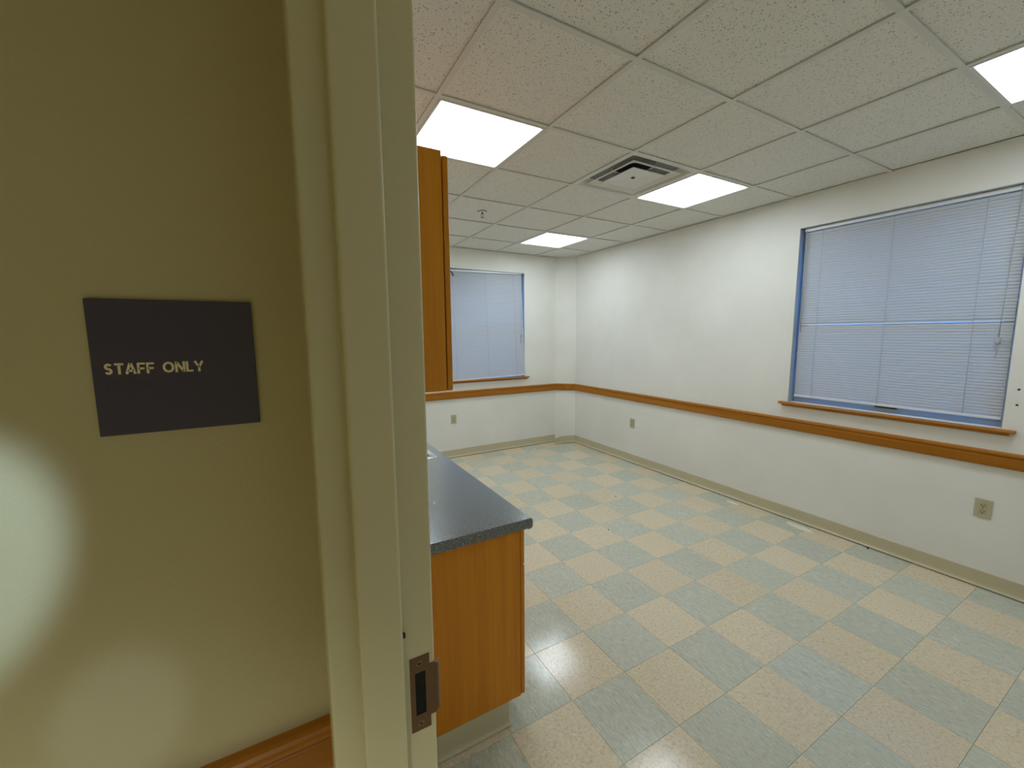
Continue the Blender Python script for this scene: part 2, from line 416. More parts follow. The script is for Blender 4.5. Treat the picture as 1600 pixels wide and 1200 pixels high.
# ------------------------------------------------------------------ ceiling: boards and tees
m = MB(); m.box(XL-.12, XR+.14, YF-.12, YB+.14, SLAB, SLAB+.1)
ceil = tag(m.build('ceiling', M['tee']), 'suspended ceiling of white fissured boards in a metal grid', 'ceiling', kind='structure')
ci0, ci1 = math.floor((XL-CX)/CT), math.ceil((XR-CX)/CT)
cj0, cj1 = math.floor((YF-CY)/CT), math.ceil((YB-CY)/CT)
LIGHTS = {(-1, 1): 'recessed square fluorescent ceiling panel just above the wooden wall cabinet',
          (2, 1): 'recessed square fluorescent ceiling panel directly beside the air vent',
          (2, 4): 'smallest-looking fluorescent ceiling panel, near the far back wall',
          (2, -2): 'fluorescent ceiling panel cut off by the right edge, above the big window',
          (-1, 4): 'added unseen fluorescent ceiling panel, out of sight behind the wooden wall cabinet'}  # last panel added out of sight to help light the room
VENT = (1, 1)
def cell(i, j):
    return max(XL, CX+i*CT), min(XR, CX+(i+1)*CT), max(YF, CY+j*CT), min(YB, CY+(j+1)*CT)
for i in range(ci0, ci1):
    for j in range(cj0, cj1):
        if (i, j) in LIGHTS or (i, j) == VENT: continue
        x0, x1, y0, y1 = cell(i, j)
        if x1-x0 < .02 or y1-y0 < .02: continue
        key = ('c', round(x1-x0, 4), round(y1-y0, 4))
        if key not in cache:
            mb = MB(); w, d = (x1-x0-.006)/2, (y1-y0-.006)/2; mb.box(-w, w, -d, d, .0062, .0220)
            cache[key] = mb.mesh('ceiling_tile', M['ctile'])
        inst('ceiling_tile', cache[key], ((x0+x1)/2, (y0+y1)/2, CH+random.uniform(0, .0012)), ceil)
TW = .012
for i in range(ci0+1, ci1):
    x = CX+i*CT
    if not XL+.02 < x < XR-.02: continue
    mb = MB(); mb.box(x-TW, x+TW, YF, YB, CH-.0012, CH+.0050); mb.box(x-.001, x+.001, YF, YB, CH+.0050, CH+.03)
    mb.build('main_tee', M['tee'], ceil)
for j in range(cj0+1, cj1):
    y = CY+j*CT
    if not YF+.02 < y < YB-.02: continue
    for i in range(ci0, ci1):
        x0, x1, _, _ = cell(i, j)
        if x1-x0 < .03: continue
        key = ('t', round(x1-x0, 4))
        if key not in cache:
            mb = MB(); w = (x1-x0)/2-TW; mb.box(-w, w, -TW, TW, -.0008, .0050); mb.box(-w, w, -.001, .001, .0050, .028)
            cache[key] = mb.mesh('cross_tee', M['tee'])
        inst('cross_tee', cache[key], ((x0+x1)/2, y, CH), ceil)
for nm, bx in (('wall_angle', (XL, XL+.02, YF, YB)), ('wall_angle', (XR-.02, XR, YF, YB)), ('wall_angle', (XL, XR, YB-.02, YB)), ('wall_angle', (XL, XR, YF, YF+.02))):
    MB().box(*bx, CH-.001, CH+.0016).build(nm, M['tee'], ceil)

# ------------------------------------------------------------------ ceiling lights
def light_meshes():
    w = CT/2-.013; q = .276; mb = MB()
    # flat flange, then a bevelled door frame dropping round the lens
    rings = [(w, .0035), (w, .0000), (q+.016, -.003), (q+.004, -.003), (q, .004)]
    vs = []; fs = []
    for r, z in rings: vs += [(-r, -r, z), (r, -r, z), (r, r, z), (-r, r, z)]
    for k in range(len(rings)-1):
        for e in range(4): g = (e+1) % 4; fs.append((k*4+e, k*4+g, k*4+4+g, k*4+4+e))
    mb.add(vs, fs); frame = mb.mesh('frame', M['white_metal'])
    lens = MB().box(-q, q, -q, q, .004, .007).mesh('lens', M['lens'])
    h = MB(); t = w-.004
    for bx in ((-t, -t+.002, -t, t), (t-.002, t, -t, t), (-t, t, -t, -t+.002), (-t, t, t-.002, t)): h.box(*bx, .0036, .09)
    h.box(-t, t, -t, t, .09, .092)
    return frame, lens, h.mesh('housing', M['white_metal'])
LM = light_meshes()
for (i, j), lab in LIGHTS.items():
    x0, x1, y0, y1 = CX+i*CT, CX+(i+1)*CT, CY+j*CT, CY+(j+1)*CT
    t = thing('ceiling_light', ((x0+x1)/2, (y0+y1)/2, CH), lab, 'ceiling light', 'fluorescent panels in the suspended ceiling')
    for nm, me in zip(('frame', 'lens', 'housing'), LM): inst(nm, me, t.location, t)

# ------------------------------------------------------------------ air vent (square cone diffuser)
vx, vy = CX+(VENT[0]+.5)*CT, CY+(VENT[1]+.5)*CT
v = thing('air_vent', (vx, vy, CH), 'white square stepped air diffuser in the ceiling beside a light', 'air vent')
def sq_rings(mb, rings, n=4):
    """stack of rounded squares (half size, corner radius, z)"""
    vs = []; fs = []; K = 4*(n+1)
    for h, r, z in rings:
        for q, (sx, sy) in enumerate(((1, 1), (-1, 1), (-1, -1), (1, -1))):
            for k in range(n+1):
                a = math.radians(q*90+90*k/n)
                vs.append((vx+sx*(h-r)+r*math.cos(a), vy+sy*(h-r)+r*math.sin(a), CH+z))
    for k in range(len(rings)-1):
        for e in range(K): g = (e+1) % K; fs.append((k*K+e, k*K+g, k*K+K+g, k*K+K+e))
    mb.add(vs, fs, 0, False); return K
mb = MB(); sq_rings(mb, [(.293, .002, .003), (.293, .002, -.0005), (.280, .012, -.0005), (.272, .03, .008), (.258, .06, .030), (.24, .075, .046)])
mb.build('outer_pan', M['white_metal'], v)
mb = MB(); sq_rings(mb, [(.24, .075, .046), (.225, .08, .053), (.14, .10, .055), (.115, .114, .056)])
mb.build('inner_pan', M['pan_shade'], v)
mb = MB(); mb.lathe([(.117, .055), (.115, .065), (.115, .18), (.001, .18)], (vx, vy, CH), 32)
mb.build('duct_neck', M['duct'], v)
mb = MB(); sq_rings(mb, [(.178, .02, .017), (.200, .012, .010), (.222, .006, .002), (.224, .004, -.002), (.220, .004, -.002), (.198, .012, .007), (.176, .02, .014), (.178, .02, .017)])
mb.build('middle_cone', M['white_metal'], v)
mb = MB(); K = sq_rings(mb, [(.04, .03, .014), (.10, .02, .009), (.146, .004, .001), (.149, .003, -.003), (.145, .003, -.004), (.06, .02, .004), (.02, .015, .006)])
mb.add([mb.v[k] for k in range(K)], [tuple(range(K-1, -1, -1))]); mb.add([mb.v[6*K+k] for k in range(K)], [tuple(range(K))])
ctr = mb.build('center_plate', M['white_metal'], v)
MB().lathe([(.0, .001), (.012, .001), (.014, .005), (.014, .008)], (vx, vy, CH), 16).build('center_screw', M['duct'], ctr)
for sx, sy in ((1, 0), (-1, 0), (0, -1), (0, 1)):
    MB().tube([(vx+sx*.09, vy+sy*.09, CH+.009), (vx+sx*.185, vy+sy*.185, CH+.016), (vx+sx*.22, vy+sy*.22, CH+.046)], .005, 6).build('support_arm', M['white_metal'], v)

# ------------------------------------------------------------------ sprinkler
sx, sy = 1.624, 3.41
s = thing('fire_sprinkler', (sx, sy, CH), 'small brass pendent sprinkler head with a white ring in the ceiling', 'sprinkler')
MB().lathe([(.001, -.001), (.018, -.004), (.034, -.005), (.042, .0015)], (sx, sy, CH), 20).build('escutcheon', M['white_metal'], s)
MB().lathe([(.009, .0), (.009, -.016), (.006, -.018), (.0, -.018)], (sx, sy, CH), 12).build('nozzle', M['brass'], s)
for e in (-1, 1): MB().tube([(sx+e*.008, sy, CH-.014), (sx+e*.013, sy, CH-.028), (sx+e*.004, sy, CH-.044)], .0022, 6).build('arm', M['brass'], s)
MB().lathe([(.0, -.044), (.015, -.045), (.016, -.047), (.0, -.048)], (sx, sy, CH), 14).build('deflector', M['brass'], s)

# ------------------------------------------------------------------ chair rails and cove base
RAILP = [(0, .770), (.020, .770), (.0245, .775), (.0265, .784), (.0272, .830), (.0262, .8345), (.0235, .837), (.0245, .839), (.0280, .842), (.0302, .847), (.0305, .852), (.0290, .858), (.024, .8625), (.016, .8645), (0, .8645)]
def rail(name, path, mt, lab):
    return tag(MB().sweep(path, RAILP).build(name, mt), lab, 'chair rail', 'wooden chair rails', 'structure')
rail('trim_1', [(XR, YF), DY], M['wood_y'], 'long honey wood chair rail on the window wall')
rail('trim_2', [DX, (2.255, YB)], M['wood_x'], 'honey wood chair rail under the far window, right-hand length')
rail('trim_3', [(2.253, YB), (XL, YB)], M['wood_x'], 'honey wood chair rail under the far window, left-hand length')
rail('trim_4', [DY, DX], M['wood_x'], 'short mitred chair rail piece across the slanted corner')
rail('trim_5', [(XH, YS), (-1.75, YS)], M['wood_x'], 'honey wood chair rail on the hallway wall below the sign')
COVE = [(0, .006), (.0205, .0055), (.0220, .0075), (.0212, .0108), (.0150, .0124), (.0080, .0150), (.0045, .0220), (.0032, .036), (.0032, .100), (.002, .102), (0, .102)]
def cove(name, path, lab):
    return tag(MB().sweep(path, COVE).build(name, M['cove']), lab, 'baseboard', 'cream vinyl cove base', 'structure')
cove('baseboard_right', [(XR, YF), (XR, 4.697)], 'cream vinyl cove base along the window wall')
cove('baseboard_back', [(3.468, YB), (XL, YB)], 'cream vinyl cove base along the far end wall')
cove('baseboard_corner', [(XR-.003, 4.695), (3.62, 4.722), (3.50, 4.742), (3.40, 4.728), (3.335, 4.695)], 'loose cream cove base peeling away at the far corner')
cove('baseboard_left', [(XL, YB), (XL, 3.36)], 'cream vinyl cove base on the partition wall past the cabinets')

# ------------------------------------------------------------------ door frame with strike plate
d1 = thing('door_1', (.103, .57, 0), 'olive-painted metal door frame with a bronze strike plate', 'door frame', kind='structure')
XA, XB1, XB2, XC = .0285, .0675, .1275, .1777
def jamb_profile(yr, sgn):
    P = [(XH, yr+sgn*.052), (XA, yr+sgn*.052), (XA, yr), (XB1, yr), (XB1, yr-sgn*.016), (XB2, yr-sgn*.016), (XB2, yr), (XC, yr), (XC, yr+sgn*.052), (XL, yr+sgn*.052)]
    return rounded(P, [0, .0015, .005, .0012, .005, .0056, .0012, .0050, .0015, 0], 6)
MB().prism(jamb_profile(.570, 1), 2, 0, 2.134).build('jamb', M['frame'], d1)
MB().prism(jamb_profile(-.344, -1), 2, 0, 2.134).build('jamb', M['frame'], d1)
MB().prism(jamb_profile(2.134, 1), 1, -.396, .622).build('head', M['frame'], d1)
YP = .570
out = [(.138, 1.026+.062), (.1685, 1.088), (.1685, 1.070), (.1785, 1.070), (.1785, .983), (.1685, .983), (.1685, .964), (.138, .964)]
# plate: faceplate with a cut-out, in strips
def plate_piece(m_, x0, x1, z0, z1): m_.box(x0, x1, YP-.0014, YP+.002, z0, z1)
m = MB(); plate_piece(m, .138, .1455, .964, 1.088); plate_piece(m, .1615, .1685, .964, 1.088)
plate_piece(m, .1455, .1615, .964, .991); plate_piece(m, .1455, .1615, 1.062, 1.088); plate_piece(m, .1685, .1785, .983, 1.070)
sp = m.build('strike_plate', M['bronze'], d1); sp['label'] = 'dark bronze strike plate'
lip = [(.1785, YP-.0014), (.1815, YP-.0008), (.1845, YP+.002), (.187, YP+.007), (.1855, YP+.008), (.183, YP+.0035), (.1785, YP+.0015)]
MB().prism(lip, 2, .986, 1.067).build('lip', M['bronze'], sp)
MB().box(.1452, .1618, YP-.0004, YP+.0015, .9908, 1.0622).build('latch_hole', M['black'], sp)
for z in (1.077, .9755):
    sc = MB(); sc.lathe([(.0, -.0026), (.003, -.0026), (.0045, -.0019), (.005, -.0012), (.005, .0)], (.1525, YP, z), 16, 'y'); so = sc.build('screw', M['screwm'], sp)
    MB().box(.1498, .1552, YP-.0029, YP-.0025, z-.0006, z+.0006).box(.1519, .1531, YP-.0029, YP-.0025, z-.0027, z+.0027).build('screw_slot', M['black'], sp)
MB().lathe([(.0, .005), (.004, .004), (.0045, .0), (.0045, -.001)], (XB2, .5625, 1.137), 12, 'x').build('silencer', M['rubber'], d1)

# ------------------------------------------------------------------ sign
sg = thing('wall_sign', (-.134, YS, 1.53), 'dark slate square sign plaque reading STAFF ONLY', 'sign')
MB().cbox(-.2300, -.0375, YS-.0045, YS-.0002, 1.4355, 1.6280, .0006).build('plaque', M['plaque'], sg)
def stroke(mb, pts, w):
    """flat bold stroke with mitred bends, in sign units (x right, y up)"""
    P_ = [Vector(p) for p in pts]; L_, R_ = [], []
    for k_ in range(len(P_)):
        d0 = (P_[k_]-P_[k_-1]).normalized() if k_ else (P_[1]-P_[0]).normalized()
        d1 = (P_[k_+1]-P_[k_]).normalized() if k_ < len(P_)-1 else d0
        n0, n1 = Vector((-d0.y, d0.x)), Vector((-d1.y, d1.x)); b_ = (n0+n1).normalized(); q_ = w/2/max(.80, b_.dot(n0))
        L_.append(P_[k_]+b_*q_); R_.append(P_[k_]-b_*q_)
    n_ = len(P_); vs = []
    for yy in (YS-.0056, YS-.0044):
        vs += [(p.x, yy, p.y) for p in L_]+[(p.x, yy, p.y) for p in R_]
    fs = []
    for k_ in range(n_-1):
        a_, b_, c_, d_ = k_, k_+1, n_+k_+1, n_+k_; e_ = 2*n_
        fs += [(a_, b_, c_, d_), (a_+e_, d_+e_, c_+e_, b_+e_), (a_, a_+e_, b_+e_, b_), (d_, c_, c_+e_, d_+e_)]
    fs += [(0, n_, 3*n_, 2*n_), (n_-1, 3*n_-1, 4*n_-1, 2*n_-1)]
    mb.add(vs, fs)
T_ = .19
GLY = {'S': (.76, [arc(.38, .705, .20, 20, 250, 8)+arc(.38, .295, .20, 70, -160, 8)]), 'T': (.74, [[(.0, .905), (.74, .905)], [(.37, .86), (.37, 0)]]),
       'A': (.88, [[(.09, 0), (.41, .985)], [(.47, .985), (.79, 0)], [(.20, .29), (.68, .29)]]), 'F': (.66, [[(.66, .905), (.095, .905), (.095, 0)], [(.1, .47), (.60, .47)]]),
       'O': (.98, [[(.49+.39*math.cos(2*PI*k_/20+.01), .5+.41*math.sin(2*PI*k_/20+.01)) for k_ in range(21)]]),
       'N': (.86, [[(.095, 0), (.095, 1.0)], [(.13, .955), (.73, .045)], [(.765, 0), (.765, 1.0)]]), 'L': (.62, [[(.095, 1.0), (.095, .095), (.62, .095)]]),
       'Y': (.86, [[(.08, 1.0), (.43, .44)], [(.43, .44), (.78, 1.0)], [(.43, .50), (.43, 0)]]), ' ': (.50, [])}
tot = sum(GLY[c_][0]+.10 for c_ in 'STAFF ONLY')-.10
HT = .0158; SXX = .1130/(tot*HT)
mb = MB(); cx0 = -.2178
for c_ in 'STAFF ONLY':
    for st_ in GLY[c_][1]: stroke(mb, [(cx0+px_*HT*SXX, 1.5228+py_*HT) for px_, py_ in st_], T_*HT)
    cx0 += (GLY[c_][0]+.10)*HT*SXX
lt = mb.build('lettering', M['cream'], sg); lt['label'] = 'raised cream letters STAFF ONLY'
BR = {'s': (2, 3, 4), 't': (2, 3, 4, 5), 'a': (1,), 'f': (1, 2, 4), 'o': (1, 3, 5), 'n': (1, 3, 4, 5), 'l': (1, 2, 3), 'y': (1, 3, 4, 5, 6)}
mb = MB(); bx = -.2165
for chh in 'staff only':
    for dn in BR.get(chh, ()):
        cx_, cz_ = bx+(.0023 if dn > 3 else 0), 1.5105-((dn-1) % 3)*.0023
        mb.lathe([(.0, -.0052), (.0004, -.0051), (.00075, -.0045)], (cx_, YS, cz_), 8, 'y')
    bx += .0058
mb.build('braille', M['plaque'], sg)

# ------------------------------------------------------------------ cabinets, worktop, sink
YC = 1.312; TOE = .105; CT0, CT1 = .8225, .8625
units = [(YC, 1.922, 'end', 'wooden base cabinet with exposed end panel nearest the doorway'), (1.924, 2.836, 'sink', 'wooden base cabinet under the steel sink'),
         (2.838, 3.34, 'far', 'wooden base cabinet farthest from the doorway')]
for y0, y1, kd, lab in units:
    c = thing('base_cabinet', (XL, y0, 0), lab, 'cabinet', 'base cabinets under the worktop')
    m = MB(); t = .018
    m.box(XL+.002, .766, y0, y0+t, TOE, CT0-.0005); m.box(XL+.002, .766, y1-t, y1, TOE, CT0-.0005)
    m.box(XL+.002, .766, y0+t, y1-t, TOE, TOE+t); m.box(XL+.002, XL+.01, y0+t, y1-t, TOE+t, CT0-.0005)
    if kd != 'sink': m.box(XL+.01, .766, y0+t, y1-t, CT0-.02, CT0-.0005)
    m.build('body', M['wood_z'], c)
    m = MB(); m.box(XL+.002, .706, y0+.004, y1, 0.0, TOE-.001); tk = m.build('toe_kick', M['wood_z'], c)
    if kd == 'end':
        MB().sweep([(.7065, 1.9), (.7065, y0+.0035), (XL+.002, y0+.0035)][::-1], [(0, .004), (-.012, .002), (-.0135, .004), (-.010, .008), (-.005, .014), (-.003, .026), (-.003, .1035), (0, .1035)]).build('vinyl_base', M['cove'], tk)
    mid = (y0+y1)/2
    fronts = [(y0+.0015, y1-.0015)] if y1-y0 < .55 else [(y0+.0015, mid-.0015), (mid+.0015, y1-.0015)]
    for a, b in fronts: MB().cbox(.769, .7875, a, b, TOE+.002, .668, .002).build('door', M['wood_z'], c)
    for a, b in ([(y0+.0015, y1-.0015)] if kd != 'sink' else fronts): MB().cbox(.769, .7865, a, b, .673, CT0-.006, .002).build('drawer', M['wood_z'], c)
# wall cabinets
for y0, y1, lab in ((YC, 1.922, 'wooden wall cabinet with end panel showing beside the door frame'), (1.924, 2.836, 'wooden wall cabinet next along, hidden behind the first')):
    c = thing('wall_cabinet', (XL, y0, 1.385), lab, 'cabinet', 'wall cabinets above the worktop')
    zb, zt = 1.387, 2.158; t = .018; m = MB()
    m.box(XL+.001, .482, y0, y0+t, zb, zt); m.box(XL+.001, .482, y1-t, y1, zb, zt); m.box(XL+.001, .482, y0+t, y1-t, zb+.01, zb+.01+t)
    m.box(XL+.001, .482, y0+t, y1-t, zt-t-.004, zt-.004); m.box(XL+.001, XL+.008, y0+t, y1-t, zb+.028, zt-.022)
    m.build('body', M['wood_z'], c)
    mid = (y0+y1)/2
    for a, b in ((y0+.0015, mid-.0015), (mid+.0015, y1-.0015)): MB().cbox(.4865, .5055, a, b, zb, zt-.013, .0025).build('door', M['wood_z'], c)
# worktop
SKX0, SKX1, SKY0, SKY1 = .245, .765, 2.262, 2.82
k = thing('countertop', (XL, YC-.012, CT0), 'dark speckled slate-grey laminate countertop with rounded front edge', 'countertop')
YE0, YE1 = YC-.012, 3.352
nose = [(.745, CT0)] + [(.792, CT0), (.798, CT0-.003), (.806, CT0-.003)] + arc(.806, CT0+.009, .012, -90, 0, 4) + arc(.806, CT1-.012, .012, 0, 90, 5) + [(.795, CT1), (.745, CT1)]
m = MB(); m.prism(nose, 1, YE0, YE1)
m.box(XL+.001, .265, YE0, YE1, CT0, CT1); m.box(.265, .745, YE0, SKY0+.02, CT0, CT1); m.box(.265, .745, SKY1-.02, YE1, CT0, CT1)
m.build('worktop', M['laminate'], k)
MB().prism(rounded([(XL+.001, CT1), (XL+.02, CT1), (XL+.02, CT1+.10), (XL+.001, CT1+.10)], [0, 0, .006, 0]), 1, YE0, YE1).build('backsplash', M['laminate'], k)
# sink
sk = thing('steel_sink', ((SKX0+SKX1)/2, (SKY0+SKY1)/2, CT1), 'stainless drop-in sink let into the dark countertop', 'sink')
def rect_rings(mb, rings, n=5):
    vs = []; fs = []; Kk = 4*(n+1)
    for x0, x1, y0, y1, r, z in rings:
        for q, (cx_, cy_) in enumerate(((x1-r, y1-r), (x0+r, y1-r), (x0+r, y0+r), (x1-r, y0+r))):
            for kk in range(n+1):
                a = math.radians(q*90+90*kk/n); vs.append((cx_+r*math.cos(a), cy_+r*math.sin(a), z))
    for kk in range(len(rings)-1):
        for e in range(Kk): g = (e+1) % Kk; fs.append((kk*Kk+e, kk*Kk+g, kk*Kk+Kk+g, kk*Kk+Kk+e))
    mb.add(vs, fs, 0, True); mb.add(vs[-Kk:], [tuple(range(Kk))], 0, False)
mb = MB(); X0, X1, Y0, Y1 = SKX0, SKX1, SKY0, SKY1
rect_rings(mb, [(X0, X1, Y0, Y1, .03, CT1+.0003), (X0+.004, X1-.004, Y0+.004, Y1-.004, .03, CT1+.0045), (X0+.014, X1-.014, Y0+.014, Y1-.014, .03, CT1+.005),
    (X0+.017, X1-.017, Y0+.017, Y1-.017, .03, CT1+.002), (X0+.09, X1-.03, Y0+.03, Y1-.03, .05, CT1+.002), (X0+.093, X1-.033, Y0+.033, Y1-.033, .05, CT1-.004),
    (X0+.10, X1-.042, Y0+.042, Y1-.042, .05, CT1-.14), (X0+.13, X1-.075, Y0+.075, Y1-.075, .04, CT1-.165)])
mb.build('basin', M['steel'], sk)
MB().lathe([(.045, -.163), (.038, -.161), (.03, -.164), (.0, -.166)], (.51, 2.54, CT1), 20).build('drain', M['steel'], sk)

# ------------------------------------------------------------------ windows
def window(name, axis, a0, a1, z0, z1, wallp, lab, sill_lab):
    """axis 'x': window in the right wall (runs along y, outward +x); axis 'y': in the back wall (runs along x, outward +y)"""
    loc = (wallp, (a0+a1)/2, z0) if axis == 'x' else ((a0+a1)/2, wallp, z0)
    w = thing(name, loc, lab, 'window', 'double-hung windows', 'structure')
    def B(mb, p0, p1, q0, q1, za, zb):      # p across the wall thickness, q along the wall
        return mb.box(wallp+p0, wallp+p1, q0, q1, za, zb) if axis == 'x' else mb.box(q0, q1, wallp+p0, wallp+p1, za, zb)
    m = MB(); f = .028
    B(m, .085, .138, a0, a0+f, z0, z1); B(m, .085, .138, a1-f, a1, z0, z1); B(m, .085, .138, a0+f, a1-f, z0, z0+f); B(m, .085, .138, a0+f, a1-f, z1-f, z1)
    m.build('window_frame', M['vinyl'], w)
    m = MB(); e = .0035
    B(m, .001, .0848, a0+.0002, a0+e, z0+.0002, z1); B(m, .001, .0848, a1-e, a1-.0002, z0+.0002, z1); B(m, .001, .0848, a0+e, a1-e, z1-e, z1-.0002)
    m.build('added_reveal_lining', M['vinyl'], w)  # lining added over the reveal to catch the blue daylight
    zm = 1.66
    for nm, za, zb, p in (('lower_sash', z0+f, zm+.018, .090), ('upper_sash', zm-.018, z1-f, .112)):
        m = MB(); g = .034; A0, A1 = a0+f, a1-f
        B(m, p, p+.02, A0, A0+g, za, zb); B(m, p, p+.02, A1-g, A1, za, zb); B(m, p, p+.02, A0+g, A1-g, za, za+g); B(m, p, p+.02, A0+g, A1-g, zb-g, zb)
        s_ = m.build(nm, M['vinyl'], w)
        m = MB(); B(m, p+.008, p+.012, A0+g, A1-g, za+g, zb-g); m.build('pane', M['glass'], s_)
        if nm == 'lower_sash':
            m = MB(); c_ = (a0+a1)/2-.025
            B(m, p-.022, p-.0005, c_-.06, c_+.06, za+.004, za+.012); B(m, p-.022, p-.016, c_-.06, c_+.06, za+.012, za+.020)
            q = m.build('lift_handle', M['rubber'], s_); q['label'] = 'black sash lift handle'
    m = MB()
    # stool: bull-nosed board with horns, running back into the recess
    pr = [(.088, z0), (-.038, z0), (-.044, z0-.003), (-.046, z0-.009), (-.044, z0-.015), (-.038, z0-.018), (.088, z0-.018)]
    hz = .056
    def PR(mb, pts, q0, q1):
        return mb.prism([(wallp+p, z) for p, z in pts], 1, q0, q1) if axis == 'x' else mb.prism([(wallp+p, z) for p, z in pts], 0, q0, q1)
    front = [(p, z) for p, z in pr if p < 0]; front = [(-.0005, z0)]+front+[(-.0005, z0-.018)]
    PR(m, front, a0-hz, a1+hz); B(m, -.0005, .084, a0+.001, a1-.001, z0-.0175, z0-.0003)
    st = m.build('stool', M['wood_y'] if axis == 'x' else M['wood_x'], w)
    m = MB(); PR(m, [(-.0005, z0-.018), (-.030, z0-.018), (-.030, z0-.026), (-.024, z0-.032), (-.012, z0-.036), (-.0005, z0-.038)], a0-hz+.025, a1+hz-.025)
    m.build('apron', M['wood_y'] if axis == 'x' else M['wood_x'], w)
    return w
window('window_1', 'x', WR[0], WR[1], WR[2], WR[3], XR, 'large window in the long right wall with wooden sill', '')
window('window_2', 'y', WB[0], WB[1], WB[2], WB[3], YB, 'window in the far end wall with wooden sill', '')

# ------------------------------------------------------------------ blinds, built along local x, room side is -y, hanging from z=0
def slat_mesh(L, name='slat'):
    n = 5; w = .0252; th = .0005; prof = []
    for k in range(n): t = k/(n-1)-.5; prof.append((t*w, .0030*(1-(2*t)**2)))
    ring = prof+[(a, b-th) for a, b in reversed(prof)]
    mb = MB(); R = len(ring)
    vs = [(x, a, b) for x in (-L/2, L/2) for a, b in ring]
    mb.add(vs, [tuple(range(R-1, -1, -1)), tuple(range(R, 2*R))]); mb.add(vs, [(i, (i+1) % R, R+(i+1) % R, R+i) for i in range(R)], 0, False)
    return mb.mesh(name, M['slat'])
def blind(lab, loc, rot, L, H, pitch, tilt, ladders, gap=None):
    b = thing('window_blind', loc, lab, 'window blind', 'white mini blinds'); b.rotation_euler = rot
    MB().cbox(-L/2, L/2, -.013, .013, -.027, -.001, .002).build('headrail', M['blindw'], b, local=True)
    me = slat_mesh(L-.006)
    n = int((H-.034)/pitch)
    for k in range(n):
        z = -.044-k*pitch; tl = tilt+random.gauss(0, .012)
        if gap is not None and k == gap: tl -= .38
        if gap is not None and k == gap+1: z -= .003
        o = bpy.data.objects.new('slat', me); COL.objects.link(o); o.parent = b
        o.location = (random.gauss(0, .0008), 0, z); o.rotation_euler = (tl, 0, random.gauss(0, .0006))
    MB().cbox(-L/2+.003, L/2-.003, -.012, .012, -H, -H+.014, .002).build('bottom_rail', M['blindw'], b, local=True)
    for x in ladders:
        mb = MB()
        mb.tube([(x, -.0115, -.027), (x, -.0122, -H*.5), (x, -.0115, -H+.013)], .0011, 5); mb.tube([(x, .0115, -.027), (x, .0115, -H+.013)], .0007, 5)
        mb.build('ladder_cord', M['cord'], b, local=True)
    return b
# right window: local +x runs along world -y when rotated -90 deg about z
LR = 1.150; HR = WR[3]-WR[2]-.050
br = blind('large white mini blind closed over the right-hand window', (XR+.048, (WR[0]+WR[1])/2-.004, WR[3]-.004), (0, 0, -PI/2), LR, HR, .0193, 1.27, (-.445, -.02, .41), gap=37)
yl = (WR[0]+WR[1])/2-.004
def xl(yw): return yl-yw               # world y to local x on this blind
w_ = MB(); w_.tube([(xl(1.80), -.020, -.020), (xl(1.80), -.021, -.035), (xl(1.795), -.022, -.82)], .0032, 6); w_.build('tilt_wand', M['cord'], br, local=True)
w_ = MB(); w_.tube([(xl(.705), -.018, -.012), (xl(.714), -.020, -.45), (xl(.719), -.022, -.862)], .0011, 5); w_.tube([(xl(.70), -.018, -.012), (xl(.712), -.021, -.45), (xl(.721), -.023, -.862)], .0011, 5)
w_.build('lift_cord', M['cord'], br, local=True)
MB().lathe([(.003, .012), (.009, .004), (.012, -.012), (.011, -.030), (.004, -.034), (.0, -.034)], (xl(.720), -.024, -.872), 12).build('tassel', M['tassel'], br, local=True)
MB().tube([(xl(.720), -.024, -.905), (xl(.716), -.026, -.94), (xl(.727), -.025, -.985)], [.003, .002, .001], 6).build('cord_tail', M['cord'], br, local=True)
# back window: hangs a little askew, its foot resting out on the sill to the right
LB = 1.142; HB = WB[3]-WB[2]-.008
bb = blind('white mini blind hanging askew over the far end window', ((WB[0]+WB[1])/2-.012, YB+.030, WB[3]-.004), (-.036, -.021, 0), LB, HB, .0193, 1.27, (-.44, .015, .435))
xb = (WB[0]+WB[1])/2-.012
w_ = MB(); w_.tube([(2.884-xb, -.018, -.012), (2.886-xb, -.02, -.40), (2.868-xb, -.022, -.83)], .0014, 5); w_.build('lift_cord', M['cord'], bb, local=True)
MB().lathe([(.003, .012), (.008, .004), (.010, -.012), (.009, -.030), (.0, -.034)], (2.868-xb, -.022, -.84), 10).build('tassel', M['tassel'], bb, local=True)
MB().tube([(2.868-xb, -.022, -.87), (2.855-xb, -.025, -.92), (2.850-xb, -.026, -.96)], [.006, .005, .002], 6).build('cord_tail', M['tassel'], bb, local=True)
t_ = MB(); t_.tube([(1.885-xb, -.020, -.022), (1.905-xb, -.024, -.05), (1.925-xb, -.026, -.085)], [.006, .009, .008], 7); q = t_.build('wand_stub', M['brown'], bb, local=True); q['label'] = 'short brown broken wand end'

